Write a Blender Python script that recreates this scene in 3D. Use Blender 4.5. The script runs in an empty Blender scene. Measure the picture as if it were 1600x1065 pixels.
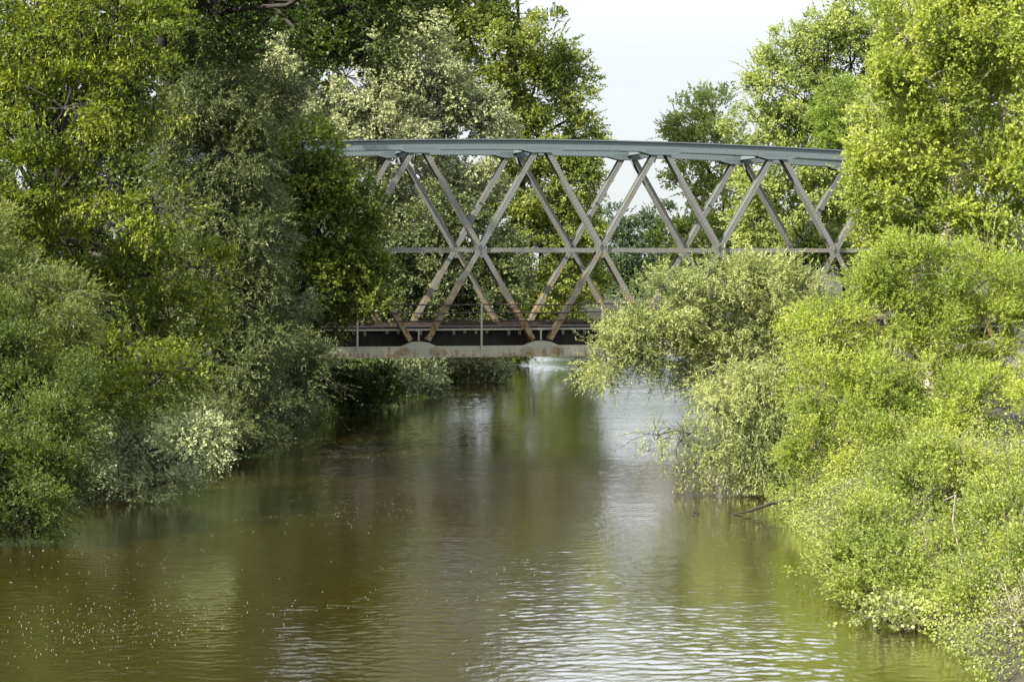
import bpy, math, random
import numpy as np
from mathutils import Vector

# ------------------------------------------------------------------ camera, sky, sun, exposure
S = bpy.context.scene
COL = S.collection
EYE = 6.5
F = 3667.0
PITCH = math.atan((532.5 - 417.0) / F)
cam_d = bpy.data.cameras.new("camera")
cam_d.sensor_width = 36.0
cam_d.lens = 36.0 * F / 1600.0
cam_d.clip_start = 0.5
cam_d.clip_end = 6000.0
cam = bpy.data.objects.new("camera", cam_d)
COL.objects.link(cam)
cam.location = (0, 0, EYE)
cam.rotation_euler = (math.pi / 2 - PITCH, 0, 0)
S.camera = cam

SUN_EL, SUN_AZ = math.radians(40.0), math.radians(-124.0)   # azimuth measured from +Y towards +X
sd = Vector((math.sin(SUN_AZ) * math.cos(SUN_EL), math.cos(SUN_AZ) * math.cos(SUN_EL), math.sin(SUN_EL)))
w = bpy.data.worlds.new("World")
S.world = w
w.use_nodes = True
nt = w.node_tree
nt.nodes.clear()
sky = nt.nodes.new("ShaderNodeTexSky")
sky.sky_type = 'NISHITA'
sky.sun_disc = False
sky.sun_elevation = SUN_EL
sky.sun_rotation = SUN_AZ
sky.dust_density = 2.5
tc = nt.nodes.new("ShaderNodeTexCoord")
mp = nt.nodes.new("ShaderNodeMapping")
mp.inputs['Scale'].default_value = (1.0, 1.0, 5.0)
nz = nt.nodes.new("ShaderNodeTexNoise")
nz.inputs['Scale'].default_value = 2.2
nz.inputs['Detail'].default_value = 6
cr = nt.nodes.new("ShaderNodeValToRGB")
cr.color_ramp.elements[0].position = 0.3
cr.color_ramp.elements[0].color = (0.80, 0.80, 0.80, 1)
cr.color_ramp.elements[1].position = 0.7
cr.color_ramp.elements[1].color = (0.97, 0.97, 0.97, 1)
mx = nt.nodes.new("ShaderNodeMixRGB")
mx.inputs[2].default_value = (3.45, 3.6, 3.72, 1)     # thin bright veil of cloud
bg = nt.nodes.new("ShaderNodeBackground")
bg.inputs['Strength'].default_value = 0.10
wo = nt.nodes.new("ShaderNodeOutputWorld")
nt.links.new(tc.outputs['Generated'], mp.inputs['Vector'])
nt.links.new(mp.outputs[0], nz.inputs['Vector'])
nt.links.new(nz.outputs['Fac'], cr.inputs[0])
nt.links.new(cr.outputs[0], mx.inputs[0])
nt.links.new(sky.outputs[0], mx.inputs[1])
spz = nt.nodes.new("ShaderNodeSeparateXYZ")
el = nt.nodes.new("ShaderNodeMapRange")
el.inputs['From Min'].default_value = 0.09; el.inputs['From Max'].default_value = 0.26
el.inputs['To Min'].default_value = 1.0; el.inputs['To Max'].default_value = 1.9  # extra brightness added to the unseen upper sky, for water reflections and fill
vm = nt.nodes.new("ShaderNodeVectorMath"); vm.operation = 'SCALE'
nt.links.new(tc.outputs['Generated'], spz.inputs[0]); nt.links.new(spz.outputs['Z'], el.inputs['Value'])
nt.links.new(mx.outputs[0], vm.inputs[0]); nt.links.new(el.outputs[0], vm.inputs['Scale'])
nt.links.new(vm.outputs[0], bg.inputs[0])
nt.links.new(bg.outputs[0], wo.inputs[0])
sl = bpy.data.lights.new("sun", 'SUN')
sl.energy = 5.0
sl.angle = math.radians(0.6)
sl.color = (1.0, 0.93, 0.80)
so = bpy.data.objects.new("sun", sl)
so.rotation_euler = sd.to_track_quat('Z', 'Y').to_euler()
so.location = (-60, -40, 60)
COL.objects.link(so)
S.view_settings.view_transform = 'Standard'
S.view_settings.look = 'None'
S.view_settings.exposure = 1.42
S.view_settings.gamma = 1.0
S.cycles.max_bounces = 6
S.cycles.diffuse_bounces = 3
S.cycles.glossy_bounces = 3
S.cycles.transmission_bounces = 4
S.cycles.caustics_reflective = False
S.cycles.caustics_refractive = False
S.cycles.use_adaptive_sampling = True

# ------------------------------------------------------------------ helpers
def at(px, py, d):
    """a point seen at photo pixel (px, py), d metres down the river"""
    x = (px - 800.0) / F
    y = -(py - 532.5) / F
    c, s = math.cos(PITCH), math.sin(PITCH)
    fy, fz = c + y * s, -s + y * c
    k = d / fy
    return Vector((x * k, d, EYE + fz * k))

def tag(o, label=None, cat=None, group=None, kind=None):
    if label: o["label"] = label
    if cat: o["category"] = cat
    if group: o["group"] = group
    if kind: o["kind"] = kind
    return o

def empty(name, loc, rz=0.0):
    o = bpy.data.objects.new(name, None)
    o.location = loc
    o.rotation_euler = (0, 0, rz)
    o.empty_display_size = 0.5
    COL.objects.link(o)
    return o

def mesh_obj(name, verts, faces, mat, parent=None, smooth=False):
    me = bpy.data.meshes.new(name)
    me.from_pydata([tuple(v) for v in verts], [], faces)
    me.materials.append(mat)
    if smooth:
        me.polygons.foreach_set("use_smooth", [True] * len(me.polygons))
    me.update()
    o = bpy.data.objects.new(name, me)
    COL.objects.link(o)
    if parent: o.parent = parent
    return o

def quads_obj(name, V, mat, parent=None, rnd=None):
    """V: (n,4,3) array of separate quads"""
    n = len(V)
    me = bpy.data.meshes.new(name)
    me.vertices.add(n * 4)
    me.vertices.foreach_set("co", V.astype(np.float32).ravel())
    me.loops.add(n * 4)
    me.loops.foreach_set("vertex_index", np.arange(n * 4, dtype=np.int32))
    me.polygons.add(n)
    me.polygons.foreach_set("loop_start", np.arange(0, n * 4, 4, dtype=np.int32))
    me.polygons.foreach_set("loop_total", np.full(n, 4, dtype=np.int32))
    me.update(calc_edges=True)
    me.materials.append(mat)
    a = me.attributes.new("rnd", 'FLOAT', 'FACE')
    a.data.foreach_set("value", (rnd if rnd is not None else np.random.rand(n)).astype(np.float32))
    o = bpy.data.objects.new(name, me)
    COL.objects.link(o)
    if parent: o.parent = parent
    return o

class MB:
    def __init__(self): self.v = []; self.f = []
    def add(self, vs, fs):
        b = len(self.v); self.v += [tuple(v) for v in vs]; self.f += [tuple(b + i for i in f) for f in fs]
    def box(self, x0, x1, y0, y1, z0, z1):
        self.add([(x, y, z) for z in (z0, z1) for y in (y0, y1) for x in (x0, x1)],
                 [(0, 2, 3, 1), (4, 5, 7, 6), (0, 1, 5, 4), (2, 6, 7, 3), (0, 4, 6, 2), (1, 3, 7, 5)])
    def obox(self, c, a, b, d):
        c, a, b, d = Vector(c), Vector(a), Vector(b), Vector(d)
        self.add([c + a * i + b * j + d * k for k in (-1, 1) for j in (-1, 1) for i in (-1, 1)],
                 [(0, 2, 3, 1), (4, 5, 7, 6), (0, 1, 5, 4), (2, 6, 7, 3), (0, 4, 6, 2), (1, 3, 7, 5)])
    def sweep(self, prof, path):
        """prof: [(y,z)], path: [(x,z)]; extruded along x"""
        n = len(prof); vs = []
        for (x, z) in path: vs += [(x, y, z + pz) for (y, pz) in prof]
        fs = []
        for i in range(len(path) - 1):
            for j in range(n):
                fs.append((i * n + j, i * n + (j + 1) % n, (i + 1) * n + (j + 1) % n, (i + 1) * n + j))
        fs.append(tuple(range(n - 1, -1, -1))); fs.append(tuple(range((len(path) - 1) * n, len(path) * n)))
        self.add(vs, fs)
    def plate(self, outline, y0, y1):
        """outline [(x,z)] in the truss plane, thickness y0..y1"""
        n = len(outline)
        vs = [(x, y0, z) for x, z in outline] + [(x, y1, z) for x, z in outline]
        fs = [tuple(range(n)), tuple(range(2 * n - 1, n - 1, -1))]
        fs += [(i, i + n, (i + 1) % n + n, (i + 1) % n) for i in range(n)]
        self.add(vs, fs)
    def rivet(self, x, y, z, r=0.022, s=-1):
        h = 0.016 * s
        ring = [(x + r * math.cos(a), y, z + r * math.sin(a)) for a in (0.5, 1.76, 3.0, 4.27, 5.5)]
        top = [(x + r * .5 * math.cos(a), y + h, z + r * .5 * math.sin(a)) for a in (0.5, 1.76, 3.0, 4.27, 5.5)]
        self.add(ring + top, [(i, (i + 1) % 5, 5 + (i + 1) % 5, 5 + i) for i in range(5)] + [(5, 6, 7, 8, 9)])
    def tube(self, pts, rad, sides=6):
        pts = [Vector(p) for p in pts]; n = len(pts); vs = []
        for i, p in enumerate(pts):
            t = (pts[min(i + 1, n - 1)] - pts[max(i - 1, 0)])
            if t.length < 1e-6: t = Vector((0, 0, 1))
            t.normalize()
            a = t.cross(Vector((0.31, 0.92, 0.17)))
            if a.length < 1e-3: a = t.cross(Vector((1, 0, 0)))
            a.normalize(); b = t.cross(a)
            for k in range(sides):
                an = 2 * math.pi * k / sides
                vs.append(p + (a * math.cos(an) + b * math.sin(an)) * rad[i])
        fs = []
        for i in range(n - 1):
            for k in range(sides):
                fs.append((i * sides + k, i * sides + (k + 1) % sides, (i + 1) * sides + (k + 1) % sides, (i + 1) * sides + k))
        fs.append(tuple(range((n - 1) * sides, n * sides)))
        self.add(vs, fs)
    def build(self, name, mat, parent=None, smooth=False):
        return mesh_obj(name, self.v, self.f, mat, parent, smooth)

# ------------------------------------------------------------------ materials
def new_mat(name):
    m = bpy.data.materials.new(name); m.use_nodes = True
    t = m.node_tree; t.nodes.clear()
    out = t.nodes.new("ShaderNodeOutputMaterial")
    return m, t, out

def leaf_mat(name, c1, c2, c3=None, trans=0.35, tint=(1.15, 1.25, 0.6), spec=0.3, rough=0.5):
    """leaf green varying from leaf to leaf and from bough to bough"""
    m, t, out = new_mat(name)
    L = t.links.new
    at_ = t.nodes.new("ShaderNodeAttribute"); at_.attribute_name = "rnd"
    rp = t.nodes.new("ShaderNodeValToRGB")
    e = rp.color_ramp.elements
    e[0].position = 0.0; e[0].color = (*c1, 1)
    e[1].position = 0.72; e[1].color = (*c2, 1)
    if c3:
        k = e.new(1.0); k.color = (*c3, 1)
    L(at_.outputs['Fac'], rp.inputs[0])
    g = t.nodes.new("ShaderNodeNewGeometry")
    n1 = t.nodes.new("ShaderNodeTexNoise"); n1.inputs['Scale'].default_value = 0.55; n1.inputs['Detail'].default_value = 2
    L(g.outputs['Position'], n1.inputs['Vector'])
    hs = t.nodes.new("ShaderNodeHueSaturation")
    mr = t.nodes.new("ShaderNodeMapRange")
    mr.inputs['From Min'].default_value = 0.35; mr.inputs['From Max'].default_value = 0.65
    mr.inputs['To Min'].default_value = 0.78; mr.inputs['To Max'].default_value = 1.2
    L(n1.outputs['Fac'], mr.inputs['Value']); L(mr.outputs[0], hs.inputs['Value'])
    mr2 = t.nodes.new("ShaderNodeMapRange")
    mr2.inputs['From Min'].default_value = 0.3; mr2.inputs['From Max'].default_value = 0.7
    mr2.inputs['To Min'].default_value = 0.515; mr2.inputs['To Max'].default_value = 0.488
    L(n1.outputs['Fac'], mr2.inputs['Value']); L(mr2.outputs[0], hs.inputs['Hue'])
    L(rp.outputs[0], hs.inputs['Color'])
    p = t.nodes.new("ShaderNodeBsdfPrincipled")
    p.inputs['Roughness'].default_value = rough
    p.inputs['Specular IOR Level'].default_value = spec
    L(hs.outputs[0], p.inputs['Base Color'])
    tr = t.nodes.new("ShaderNodeBsdfTranslucent")
    mu = t.nodes.new("ShaderNodeMixRGB"); mu.blend_type = 'MULTIPLY'; mu.inputs[0].default_value = 1
    mu.inputs[2].default_value = (*tint, 1)
    L(hs.outputs[0], mu.inputs[1]); L(mu.outputs[0], tr.inputs['Color'])
    ms = t.nodes.new("ShaderNodeMixShader"); ms.inputs[0].default_value = trans
    L(p.outputs[0], ms.inputs[1]); L(tr.outputs[0], ms.inputs[2]); L(ms.outputs[0], out.inputs['Surface'])
    return m

def bark_mat(name, c1, c2, scale=6):
    m, t, out = new_mat(name); L = t.links.new
    g = t.nodes.new("ShaderNodeNewGeometry")
    n = t.nodes.new("ShaderNodeTexNoise"); n.inputs['Scale'].default_value = scale; n.inputs['Detail'].default_value = 5
    L(g.outputs['Position'], n.inputs['Vector'])
    r = t.nodes.new("ShaderNodeValToRGB"); e = r.color_ramp.elements
    e[0].position = .35; e[0].color = (*c1, 1); e[1].position = .65; e[1].color = (*c2, 1)
    L(n.outputs['Fac'], r.inputs[0])
    p = t.nodes.new("ShaderNodeBsdfPrincipled"); p.inputs['Roughness'].default_value = .9
    b = t.nodes.new("ShaderNodeBump"); b.inputs['Strength'].default_value = .6; b.inputs['Distance'].default_value = .05
    L(n.outputs['Fac'], b.inputs['Height']); L(b.outputs[0], p.inputs['Normal'])
    L(r.outputs[0], p.inputs['Base Color']); L(p.outputs[0], out.inputs['Surface'])
    return m

def steel_mat(name, paint, rust_lo=0.35, zmid=4.6, zspan=2.6, streak=.5):
    """old blue-grey paint, worn to rust where the steel is low and wet"""
    m, t, out = new_mat(name); L = t.links.new
    g = t.nodes.new("ShaderNodeNewGeometry")
    sp = t.nodes.new("ShaderNodeSeparateXYZ"); L(g.outputs['Position'], sp.inputs[0])
    n = t.nodes.new("ShaderNodeTexNoise"); n.inputs['Scale'].default_value = 3.2; n.inputs['Detail'].default_value = 8; n.inputs['Roughness'].default_value = .65
    L(g.outputs['Position'], n.inputs['Vector'])
    mp_ = t.nodes.new("ShaderNodeMapping"); mp_.inputs['Scale'].default_value = (7, 7, .8)
    L(g.outputs['Position'], mp_.inputs[0])
    n2 = t.nodes.new("ShaderNodeTexNoise"); n2.inputs['Scale'].default_value = 1.0; n2.inputs['Detail'].default_value = 6
    L(mp_.outputs[0], n2.inputs['Vector'])
    hz = t.nodes.new("ShaderNodeMapRange"); hz.inputs['From Min'].default_value = zmid + zspan; hz.inputs['From Max'].default_value = zmid - zspan
    hz.inputs['To Min'].default_value = -.16; hz.inputs['To Max'].default_value = .16
    L(sp.outputs['Z'], hz.inputs['Value'])
    a = t.nodes.new("ShaderNodeMath"); a.operation = 'ADD'; L(n.outputs['Fac'], a.inputs[0]); L(hz.outputs[0], a.inputs[1])
    a2 = t.nodes.new("ShaderNodeMath"); a2.operation = 'MULTIPLY_ADD'; a2.inputs[1].default_value = streak; L(n2.outputs['Fac'], a2.inputs[0]); L(a.outputs[0], a2.inputs[2])
    r = t.nodes.new("ShaderNodeValToRGB"); e = r.color_ramp.elements
    k0 = .74 + rust_lo * .1 + (streak - .5) * .5
    e[0].position = k0 - .16; e[0].color = (*paint, 1)
    e[1].position = k0 + .22; e[1].color = (.12, .055, .024, 1)
    k = e.new(k0 - .02); k.color = (paint[0] * .95, paint[1] * .85, paint[2] * .68, 1)
    k = e.new(k0 + .07); k.color = (.25, .19, .095, 1)
    L(a2.outputs[0], r.inputs[0])
    p = t.nodes.new("ShaderNodeBsdfPrincipled"); p.inputs['Roughness'].default_value = .62; p.inputs['Specular IOR Level'].default_value = .35
    b = t.nodes.new("ShaderNodeBump"); b.inputs['Strength'].default_value = .25; b.inputs['Distance'].default_value = .02
    L(n.outputs['Fac'], b.inputs['Height']); L(b.outputs[0], p.inputs['Normal'])
    L(r.outputs[0], p.inputs['Base Color']); L(p.outputs[0], out.inputs['Surface'])
    return m

STEEL_TOP = steel_mat("paint_blue_grey", (.125, .155, .165), 1.2)
STEEL = steel_mat("paint_grey", (.16, .17, .16), .3, 5.3, 2.8)
STEEL_LOW = steel_mat("paint_worn", (.33, .325, .26), .7, 2.72, .4, .8)
RUSTY = steel_mat("rusty_plate", (.29, .265, .20), .35, 2.8, 1.0)
RAIL = steel_mat("rail_rust", (.075, .055, .038), .6)
OLDRAIL = bark_mat("old_rail", (.025, .019, .016), (.07, .048, .034), 5)
DARKSTEEL = bark_mat("shaded_floor_steel", (.010, .009, .008), (.028, .022, .018), 3)  # steel under the deck, its shade put into a near-black colour
TIMBER = bark_mat("deck_timber", (.035, .03, .028), (.075, .062, .055), 9)
CONCRETE = bark_mat("concrete", (.2, .19, .17), (.3, .29, .26), 2)
BARK_DARK = bark_mat("bark_dark", (.011, .009, .0065), (.036, .029, .022))
BARK_GREY = bark_mat("bark_grey", (.10, .085, .065), (.22, .19, .15))
BARK_PALE = bark_mat("bark_pale", (.26, .23, .18), (.5, .46, .38))

# water -----------------------------------------------------------
def water_mat():
    m, t, out = new_mat("river_water"); L = t.links.new
    g = t.nodes.new("ShaderNodeNewGeometry")
    def noise(scale, sx, sy, det=3, ro=.5, dist=0.0):
        mm = t.nodes.new("ShaderNodeMapping"); mm.inputs['Scale'].default_value = (sx, sy, 1)
        L(g.outputs['Position'], mm.inputs[0])
        nn = t.nodes.new("ShaderNodeTexNoise"); nn.inputs['Scale'].default_value = scale
        nn.inputs['Detail'].default_value = det; nn.inputs['Roughness'].default_value = ro; nn.inputs['Distortion'].default_value = dist
        L(mm.outputs[0], nn.inputs['Vector']); return nn
    swell = noise(.16, 1, .8, 2)
    mid = noise(.9, 1, .75, 3, .55, .4)
    fine = noise(6.5, 1, .8, 4, .6, .3)
    patch = noise(.07, 1.6, .7, 3)                      # calm and rippled patches of the current
    pr = t.nodes.new("ShaderNodeMapRange"); pr.inputs['From Min'].default_value = .38; pr.inputs['From Max'].default_value = .62
    pr.inputs['To Min'].default_value = .35; pr.inputs['To Max'].default_value = 1.25
    L(patch.outputs['Fac'], pr.inputs['Value'])
    def mul(a, k):
        q = t.nodes.new("ShaderNodeMath"); q.operation = 'MULTIPLY'; L(a, q.inputs[0])
        if isinstance(k, float): q.inputs[1].default_value = k
        else: L(k, q.inputs[1])
        return q.outputs[0]
    def add(a, b):
        q = t.nodes.new("ShaderNodeMath"); q.operation = 'ADD'; L(a, q.inputs[0]); L(b, q.inputs[1]); return q.outputs[0]
    h = add(mul(swell.outputs['Fac'], .02), add(mul(mul(mid.outputs['Fac'], pr.outputs[0]), .010), mul(mul(fine.outputs['Fac'], pr.outputs[0]), .011)))
    sy = t.nodes.new("ShaderNodeSeparateXYZ"); L(g.outputs['Position'], sy.inputs[0])
    fy = t.nodes.new("ShaderNodeMapRange"); fy.inputs['From Min'].default_value = 42; fy.inputs['From Max'].default_value = 68
    fy.inputs['To Min'].default_value = .8; fy.inputs['To Max'].default_value = .6
    L(sy.outputs['Y'], fy.inputs['Value']); h = mul(h, fy.outputs[0])
    b = t.nodes.new("ShaderNodeBump"); b.inputs['Strength'].default_value = 1.0; b.inputs['Distance'].default_value = 1.0
    L(h, b.inputs['Height'])
    cn = noise(.12, 1, .35, 4)
    r = t.nodes.new("ShaderNodeValToRGB"); e = r.color_ramp.elements
    e[0].position = .35; e[0].color = (.023, .0165, .0033, 1); e[1].position = .65; e[1].color = (.038, .0275, .0055, 1)
    L(cn.outputs['Fac'], r.inputs[0])
    p = t.nodes.new("ShaderNodeBsdfPrincipled")
    p.inputs['Roughness'].default_value = .06; p.inputs['IOR'].default_value = 1.4
    p.inputs['Coat Weight'].default_value = 1.0; p.inputs['Coat IOR'].default_value = 1.45; p.inputs['Coat Roughness'].default_value = .05; L(b.outputs[0], p.inputs['Coat Normal'])
    L(r.outputs[0], p.inputs['Base Color']); L(b.outputs[0], p.inputs['Normal']); L(p.outputs[0], out.inputs['Surface'])
    return m
WATER = water_mat()
SOIL = bark_mat("bank_soil", (.018, .016, .008), (.045, .042, .018), 1.5)

# ------------------------------------------------------------------ setting
YL = [0, 40, 57, 70, 83, 97, 115, 129, 144, 170, 200, 260, 295, 312, 330, 420, 3000]
XL = [-15, -13.5, -12.8, -11.0, -9.6, -8.4, -6.6, -4.2, -1.8, .3, 2, 5.5, 7.5, 20, 50, 160, 3000]
YR = [0, 39, 50, 62, 80, 102, 140, 170, 200, 290, 330, 420, 3000]
XR = [7.8, 7.6, 7.3, 7.2, 8.6, 11, 14.5, 17, 20, 28, 75, 190, 3060]
def shore_l(y): return float(np.interp(y, YL, XL))
def shore_r(y): return float(np.interp(y, YR, XR))
def ground_z(x, y):
    d = max(np.interp(y, YL, XL) - x, x - np.interp(y, YR, XR))
    if d < 0: return max(-1.6, d * .8)
    k = min(d / 5.0, 1.0)
    return 1.9 * (1 - (1 - k) ** 2) + .25 * math.sin(x * .7) * math.sin(y * .43) * k

gx = sorted(set([-2500, -1200, -600, -300, -160, -110, -80] + [round(-60 + i * 1.5, 2) for i in range(81)] + [75, 95, 130, 200, 400, 800, 1500, 2500]))
gy = sorted(set([-1500, -500, -120, -40] + [i * 3 for i in range(0, 145)] + [480, 560, 700, 1000, 1600, 2600, 4000]))
gv = [(x, y, ground_z(x, y)) for y in gy for x in gx]
nx = len(gx)
gf = [(j * nx + i, j * nx + i + 1, (j + 1) * nx + i + 1, (j + 1) * nx + i) for j in range(len(gy) - 1) for i in range(nx - 1)]
tag(mesh_obj("ground", gv, gf, SOIL, smooth=True), kind="structure")
# river surface: a fine sheet of small wind-and-current waves, joined to the plain sheet far off
def river_sheet():
    rg = np.random.default_rng(77)
    x0, x1, dx = -17.0, 19.0, .085
    y0, y1, dy = 33.0, 205.0, .10
    nx_, ny_ = int((x1 - x0) / dx) + 1, int((y1 - y0) / dy) + 1
    kx = np.fft.fftfreq(nx_, dx)[None, :]; ky = np.fft.fftfreq(ny_, dy)[:, None]
    k = np.sqrt(kx ** 2 + ky ** 2) + 1e-6
    th = np.arctan2(ky, kx)
    def field(kmin, kmax, p, spread):
        amp = np.where((k > kmin) & (k < kmax), k ** -p, 0) * (spread + (1 - spread) * np.abs(np.sin(th)) ** 2)
        f = np.fft.ifft2(amp * np.exp(2j * np.pi * rg.random((ny_, nx_)))).real
        return f / f.std()
    longw = field(.3, 1.0, .9, .35)
    short = field(1.7, 5.4, .7, .35)
    X = x0 + np.arange(nx_)[None, :] * dx; Y = y0 + np.arange(ny_)[:, None] * dy
    lowf = field(.015, .09, 1.0, .8)
    patch = np.clip(.8 + .38 * lowf, .22, 1.7)
    edge = np.clip(np.minimum(np.minimum(X - x0, x1 - X) / 2, np.minimum(Y - y0, (y1 - Y) / 8) / 2), 0, 1)
    near = np.interp(Y, [30, 45, 55, 66, 80, 120, 210], [.62, .64, .66, .68, .62, .6, .55])
    Z = (longw * .0018 * patch + short * .0038 * patch) * edge * near
    V = np.stack([np.broadcast_to(X, Z.shape), np.broadcast_to(Y, Z.shape), Z], -1).reshape(-1, 3)
    i = (np.arange(ny_ - 1)[:, None] * nx_ + np.arange(nx_ - 1)[None, :]).ravel()
    Fq = np.stack([i, i + 1, i + nx_ + 1, i + nx_], 1)
    nv = len(V); ox = [-60, x0, x1, 220]; oy = [-80, y0, y1, 560]
    ov = [(x, y, 0) for y in oy for x in ox]; V = np.concatenate([V, np.array(ov, float)])
    of = [(nv + j * 4 + q, nv + j * 4 + q + 1, nv + (j + 1) * 4 + q + 1, nv + (j + 1) * 4 + q) for j in range(3) for q in range(3) if (j, q) != (1, 1)]
    Fq = np.concatenate([Fq, np.array(of)])
    me = bpy.data.meshes.new("water")
    me.vertices.add(len(V)); me.vertices.foreach_set("co", V.astype(np.float32).ravel())
    me.loops.add(len(Fq) * 4); me.loops.foreach_set("vertex_index", Fq.astype(np.int32).ravel())
    me.polygons.add(len(Fq)); me.polygons.foreach_set("loop_start", np.arange(0, len(Fq) * 4, 4, dtype=np.int32))
    me.polygons.foreach_set("loop_total", np.full(len(Fq), 4, dtype=np.int32))
    me.polygons.foreach_set("use_smooth", np.ones(len(Fq), dtype=bool))
    me.update(calc_edges=True); me.materials.append(WATER)
    o = bpy.data.objects.new("water", me); COL.objects.link(o)
    return tag(o, kind="structure")
river_sheet()
# small raised pale flecks scattered in patches on the water
def flecks():
    rg = np.random.default_rng(9); m = MB()
    spots = [(170, 975, 130, 22, 420), (60, 1010, 120, 20, 120), (560, 712, 90, 10, 260), (440, 800, 130, 16, 330), (120, 870, 120, 40, 230), (720, 690, 120, 14, 150),
             (1130, 830, 60, 14, 160), (480, 945, 160, 16, 110), (820, 890, 120, 10, 80), (660, 650, 90, 14, 140), (520, 690, 80, 8, 150), (1190, 905, 60, 25, 60)]
    for px, py, sx, sy, n in spots:
        for _ in range(int(n * .55)):
            q, v = rg.normal(px, sx), max(rg.normal(py, sy), 610)
            y = EYE * F / (v - 417); x = (q - 800) / F * y
            if not (shore_l(y) + .6 < x < shore_r(y) - .3): continue
            r = rg.uniform(.003, .0068); h = r * rg.uniform(.5, .9); a0 = rg.uniform(0, 6.3)
            ring = [(x + r * 1.3 * math.cos(a0 + i * 1.2566), y + r * 2 * math.sin(a0 + i * 1.2566), .0) for i in range(5)]
            m.add(ring + [(x, y, h + .012)], [(i, (i + 1) % 5, 5) for i in range(5)])
    return m
FLECKS = flecks()
FLECK_PALE, _t, _o = new_mat("fleck_pale")
_p = _t.nodes.new("ShaderNodeBsdfPrincipled"); _p.inputs['Base Color'].default_value = (.25, .245, .21, 1); _p.inputs['Roughness'].default_value = .5
_t.links.new(_p.outputs[0], _o.inputs['Surface'])
tag(FLECKS.build("pale_flecks", FLECK_PALE), "scattered pale flecks on the brown river", "foam", kind="stuff")

# ------------------------------------------------------------------ bridge
ANG = math.radians(14.0)
P = 5.45
BR = empty("railway_truss_bridge", (-1.39, 101.9, 0), ANG)
tag(BR, "blue-grey riveted steel truss bridge with rusty lower members, crossing the river between the trees", "bridge")
WID = 5.0
def top_z(s): return EYE + 5.56 - 0.2 * ((s - 3.6) / 10.5) ** 2
BOT = EYE - 3.9
MIDZ = EYE + .74
S0, S1 = -3.5, 4.5       # first and last bottom node, in panels

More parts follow.
